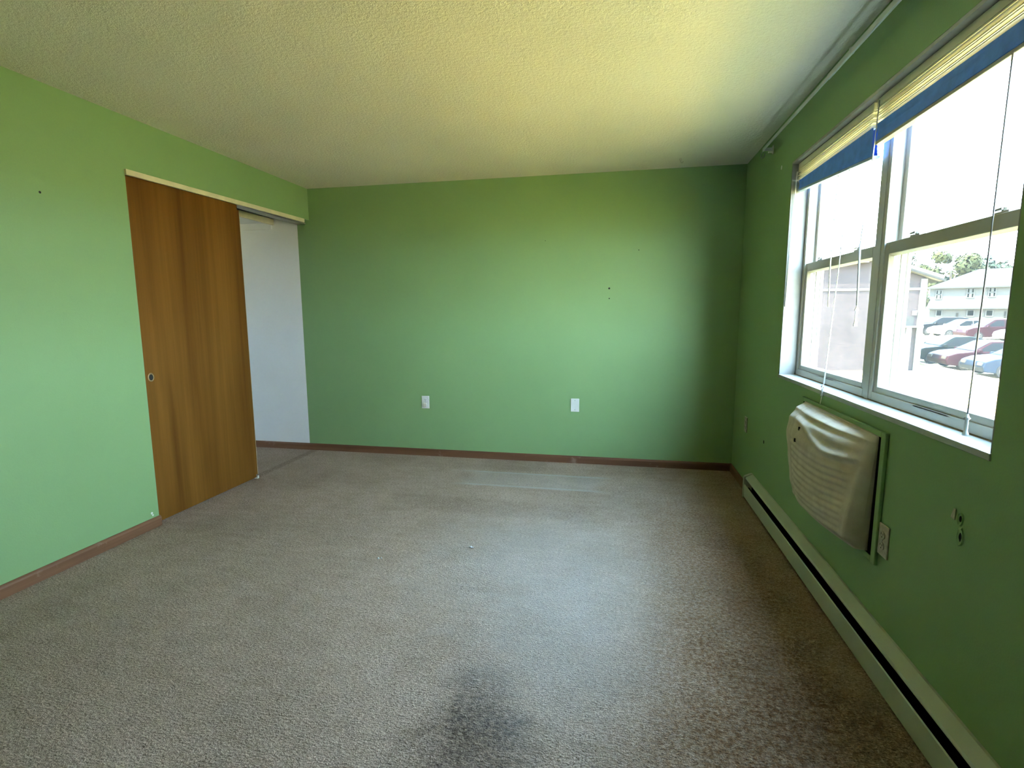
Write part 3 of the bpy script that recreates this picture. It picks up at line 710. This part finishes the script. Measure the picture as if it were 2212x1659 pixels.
# trees: trunk, branches and a crown of leaf quads
def leafmat(name, a, b):
    k = NT(name); k.color(k.ramp(k.noise(.6, 3), [(.3, a), (.7, b)]))
    return k.set(.8, .1)
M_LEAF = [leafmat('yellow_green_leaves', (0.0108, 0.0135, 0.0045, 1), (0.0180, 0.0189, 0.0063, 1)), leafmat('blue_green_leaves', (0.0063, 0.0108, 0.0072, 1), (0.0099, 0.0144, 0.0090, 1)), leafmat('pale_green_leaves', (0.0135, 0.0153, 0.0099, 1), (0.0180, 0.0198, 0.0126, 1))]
M_BARK = simple('tree_bark', (.07, .055, .045, 1), .9)
def tree(x, y, h, rx, mat, label, seed, n=4200, leaf=.34, low=.30):
    rnd = random.Random(seed); z0 = gz(x, y); t = thing('leafy_tree', (x, y, z0), label, 'tree', 'trees beyond the parking lot')
    MB().tube([(x, y, z0-.2), (x+.1, y, z0+h*.35), (x-.1, y+.1, z0+h*.75)], [.28, .20, .06], 8).build('trunk', M_BARK, t)
    mb = MB()
    for q in range(6):
        a = rnd.uniform(0, 6.28); zz = z0+h*rnd.uniform(.3, .6)
        mb.tube([(x, y, zz), (x+math.cos(a)*rx*.6, y+math.sin(a)*rx*.6, zz+h*.18)], [.10, .03], 6)
    mb.build('branches', M_BARK, t)
    mb = MB(); cl = []
    for q in range(26):
        a = rnd.uniform(0, 6.28); v = rnd.uniform(low, .95); rr = rx*math.sqrt(max(.05, 1-((v-.55)/.5)**2))*rnd.uniform(.3, .95)
        cl.append((x+math.cos(a)*rr, y+math.sin(a)*rr, z0+h*v, rnd.uniform(.22, .42)*rx))
    for q in range(n):
        c = cl[rnd.randrange(len(cl))]; d = Vector((rnd.gauss(0, 1), rnd.gauss(0, 1), rnd.gauss(0, 1))).normalized()*c[3]*rnd.uniform(.6, 1.0)
        p = Vector(c[:3])+d; u_ = Vector((rnd.gauss(0, 1), rnd.gauss(0, 1), rnd.gauss(0, 1))).normalized(); w_ = d.cross(u_).normalized()
        s_ = leaf*rnd.uniform(.6, 1.2); u_ = w_.cross(d.normalized())
        mb.quad(p-u_*s_, p+w_*s_*.5, p+u_*s_, p-w_*s_*.5)
    mb.build('crown', mat, t)
tree(46.5, 85.6, 10.6, 3.9, M_LEAF[0], 'tall yellow-green tree rising behind the pale house roof', 1)
tree(54.9, 94, 10.3, 3.9, M_LEAF[1], 'bluish green tree behind the ridge of the pale house', 2)
tree(32.2, 66, 7.2, 1.7, M_LEAF[0], 'bright leafy tree in the gap beside the brick building', 3, 2600, .22, .05)
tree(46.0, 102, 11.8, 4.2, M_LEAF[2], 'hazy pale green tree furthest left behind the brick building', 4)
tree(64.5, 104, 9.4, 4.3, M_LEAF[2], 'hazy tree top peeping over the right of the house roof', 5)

# parked cars
M_TYRE = simple('tyre_rubber', (.012, .012, .012, 1), .8); M_RIM = simple('alloy_rim', (0.0405, 0.0405, 0.0405, 1), .35, .05, 12, .5, .3)
M_CGLASS = simple('car_glass', (0.0036, 0.0045, 0.0054, 1), .4, .05, 3, .02); M_LAMP = simple('car_lamp', (0.0338, 0.0324, 0.0297, 1), .2); M_TAIL = simple('tail_lamp', (0.0270, 0.0027, 0.0027, 1), .3)
def paint(name, c): return simple(name, c, .4, .04, 2, .02)
def car(x, y, rz, mat, label, hgt=1.45, suv=False):
    z = gz(x, y); t = thing('parked_car', (x, y, z), label, 'car', 'cars in the parking lot')
    L_, Wd = 4.5, 1.78; s = hgt/1.45
    c_, s_ = math.cos(rz), math.sin(rz)
    Tm = lambda p: (x+p[0]*c_-p[1]*s_, y+p[0]*s_+p[1]*c_, z+p[2]+ (gz(x+p[0]*c_-p[1]*s_, y+p[0]*s_+p[1]*c_)-z))
    def add(nm, prof, hw, par=t, m=mat, inset=None, bevel=.05):
        mb = MB(); n = len(prof); inset = inset or [0]*n
        for sg in (-1, 1):
            mb.v += [(p[0], sg*(hw-inset[q]), p[1]*s) for q, p in enumerate(prof)]
        mb.f += [tuple(range(n)), tuple(range(n, 2*n))]+[(q, (q+1) % n, n+(q+1) % n, n+q) for q in range(n)]
        mb.v = [Tm(v) for v in mb.v]; return mb.build(nm, m, par, bevel=bevel)
    body = [(-2.22, .30), (-2.25, .55), (-2.18, .86), (-1.62, .93), (1.05, .95), (1.75, .88), (2.15, .74), (2.25, .52), (2.18, .28), (1.72, .22), (-1.72, .22)]
    if suv: roof = [(-2.05, .90), (-1.85, 1.38), (-1.2, 1.45), (.15, 1.44), (1.05, .93)]
    else: roof = [(-1.72, .91), (-1.05, 1.36), (-.55, 1.44), (.15, 1.43), (1.05, .93)]
    add('body', body, Wd/2)
    add('cabin', roof, Wd/2-.06, inset=[0, .16, .2, .2, 0])
    # side glass, windscreen, rear glass set just proud of the cabin
    for sg in (-1, 1):
        zl, zh = .96*s, 1.36*s; yl, yh = sg*(Wd/2-.055), sg*(Wd/2-.205)
        for (a, b, c, d) in [((-.42, -1.32, -.95, -.42) if not suv else (-.45, -1.75, -1.65, -.45)), (-.36, .82, .12, -.36)]:
            MB().quad(Tm((a, yl, zl)), Tm((b, yl, zl)), Tm((c, yh, zh)), Tm((d, yh, zh))).build('side_window', M_CGLASS, t)
    r_ = roof
    def pane(p, q, nm):
        a, b = Vector((p[0], p[1]*s)), Vector((q[0], q[1]*s)); d = (b-a); n2 = Vector((-d.y, d.x)).normalized()*.015
        if n2.y < 0: n2 = -n2
        a, b = a+d*.10+n2, a+d*.92+n2
        MB().quad(Tm((a.x, -Wd/2+.14, a.y)), Tm((a.x, Wd/2-.14, a.y)), Tm((b.x, Wd/2-.26, b.y)), Tm((b.x, -Wd/2+.26, b.y))).build(nm, M_CGLASS, t)
    pane(r_[-1], r_[-2], 'windscreen'); pane(r_[0], r_[1], 'rear_window')
    for wx in (-1.38, 1.38):
        for sg in (-1, 1):
            cyy = sg*(Wd/2-.08)
            w_ = MB().tube([Tm((wx, cyy-sg*.11, .32)), Tm((wx, cyy+sg*.10, .32))], .32, 20).build('wheel', M_TYRE, t)
            mb = MB().tube([Tm((wx, cyy+sg*.09, .32)), Tm((wx, cyy+sg*.112, .32))], .215, 16)
            mb.build('rim', M_RIM, w_)
            for q in range(5):
                a = q*2*math.pi/5
                MB().tube([Tm((wx+math.cos(a)*.10, cyy+sg*.114, .32+math.sin(a)*.10)), Tm((wx+math.cos(a)*.17, cyy+sg*.114, .32+math.sin(a)*.17))], .028, 6).build('rim_slot', M_TYRE, w_)
    for sg in (-1, 1):
        for (xx, m, nm, zz) in ((2.20, M_LAMP, 'headlamp', .64), (-2.21, M_TAIL, 'tail_lamp', .72)):
            MB().hexa([Tm((xx-.05, sg*.60-.16, zz*s-.07)), Tm((xx+.05, sg*.60-.16, zz*s-.07)), Tm((xx+.05, sg*.60+.16, zz*s-.07)), Tm((xx-.05, sg*.60+.16, zz*s-.07)),
                       Tm((xx-.08, sg*.60-.16, zz*s+.07)), Tm((xx+.03, sg*.60-.16, zz*s+.07)), Tm((xx+.03, sg*.60+.16, zz*s+.07)), Tm((xx-.08, sg*.60+.16, zz*s+.07))]).build(nm, m, t)
        MB().hexa([Tm((.72, sg*.86, .92*s)), Tm((.90, sg*.86, .92*s)), Tm((.90, sg*1.02, .92*s)), Tm((.72, sg*1.02, .92*s)), Tm((.74, sg*.86, 1.05*s)), Tm((.86, sg*.86, 1.05*s)), Tm((.86, sg*1.02, 1.05*s)), Tm((.74, sg*1.02, 1.05*s))]).build('wing_mirror', mat, t)
    return t
P_BLUE = paint('blue_grey_car_paint', (0.0067, 0.0101, 0.0169, 1)); P_WHITE = paint('white_car_paint', (0.0567, 0.0567, 0.0554, 1)); P_MAROON = paint('maroon_car_paint', (0.0115, 0.0040, 0.0054, 1))
P_GREEN = paint('dark_green_car_paint', (0.0040, 0.0054, 0.0051, 1)); P_DARK = paint('charcoal_car_paint', (0.0040, 0.0046, 0.0054, 1)); P_SILVER = paint('silver_car_paint', (0.0351, 0.0365, 0.0378, 1))
car(19.05, 28.75, math.pi, P_BLUE, 'blue-grey sedan parked nearest beside the lawn')
car(19.0, 31.45, math.pi, P_MAROON, 'maroon sedan parked behind the blue-grey one by the lawn')
car(18.9, 34.15, math.pi, P_GREEN, 'dark green car third from the near end by the lawn', 1.5)
car(29.6, 48.6, math.pi, P_MAROON, 'maroon sport utility car parked across the lane', 1.62, True)
car(29.2, 51.6, math.pi, P_WHITE, 'white car between the maroon and charcoal cars across the lane')
car(29.0, 54.4, math.pi, P_DARK, 'charcoal car at the far end of the row across the lane', 1.6, True)
car(30.6, 45.6, math.pi, P_WHITE, 'white car parked right of the maroon one across the lane', 1.5)
car(30.0, 42.6, math.pi, P_DARK, 'dark car at the near end of the row across the lane')
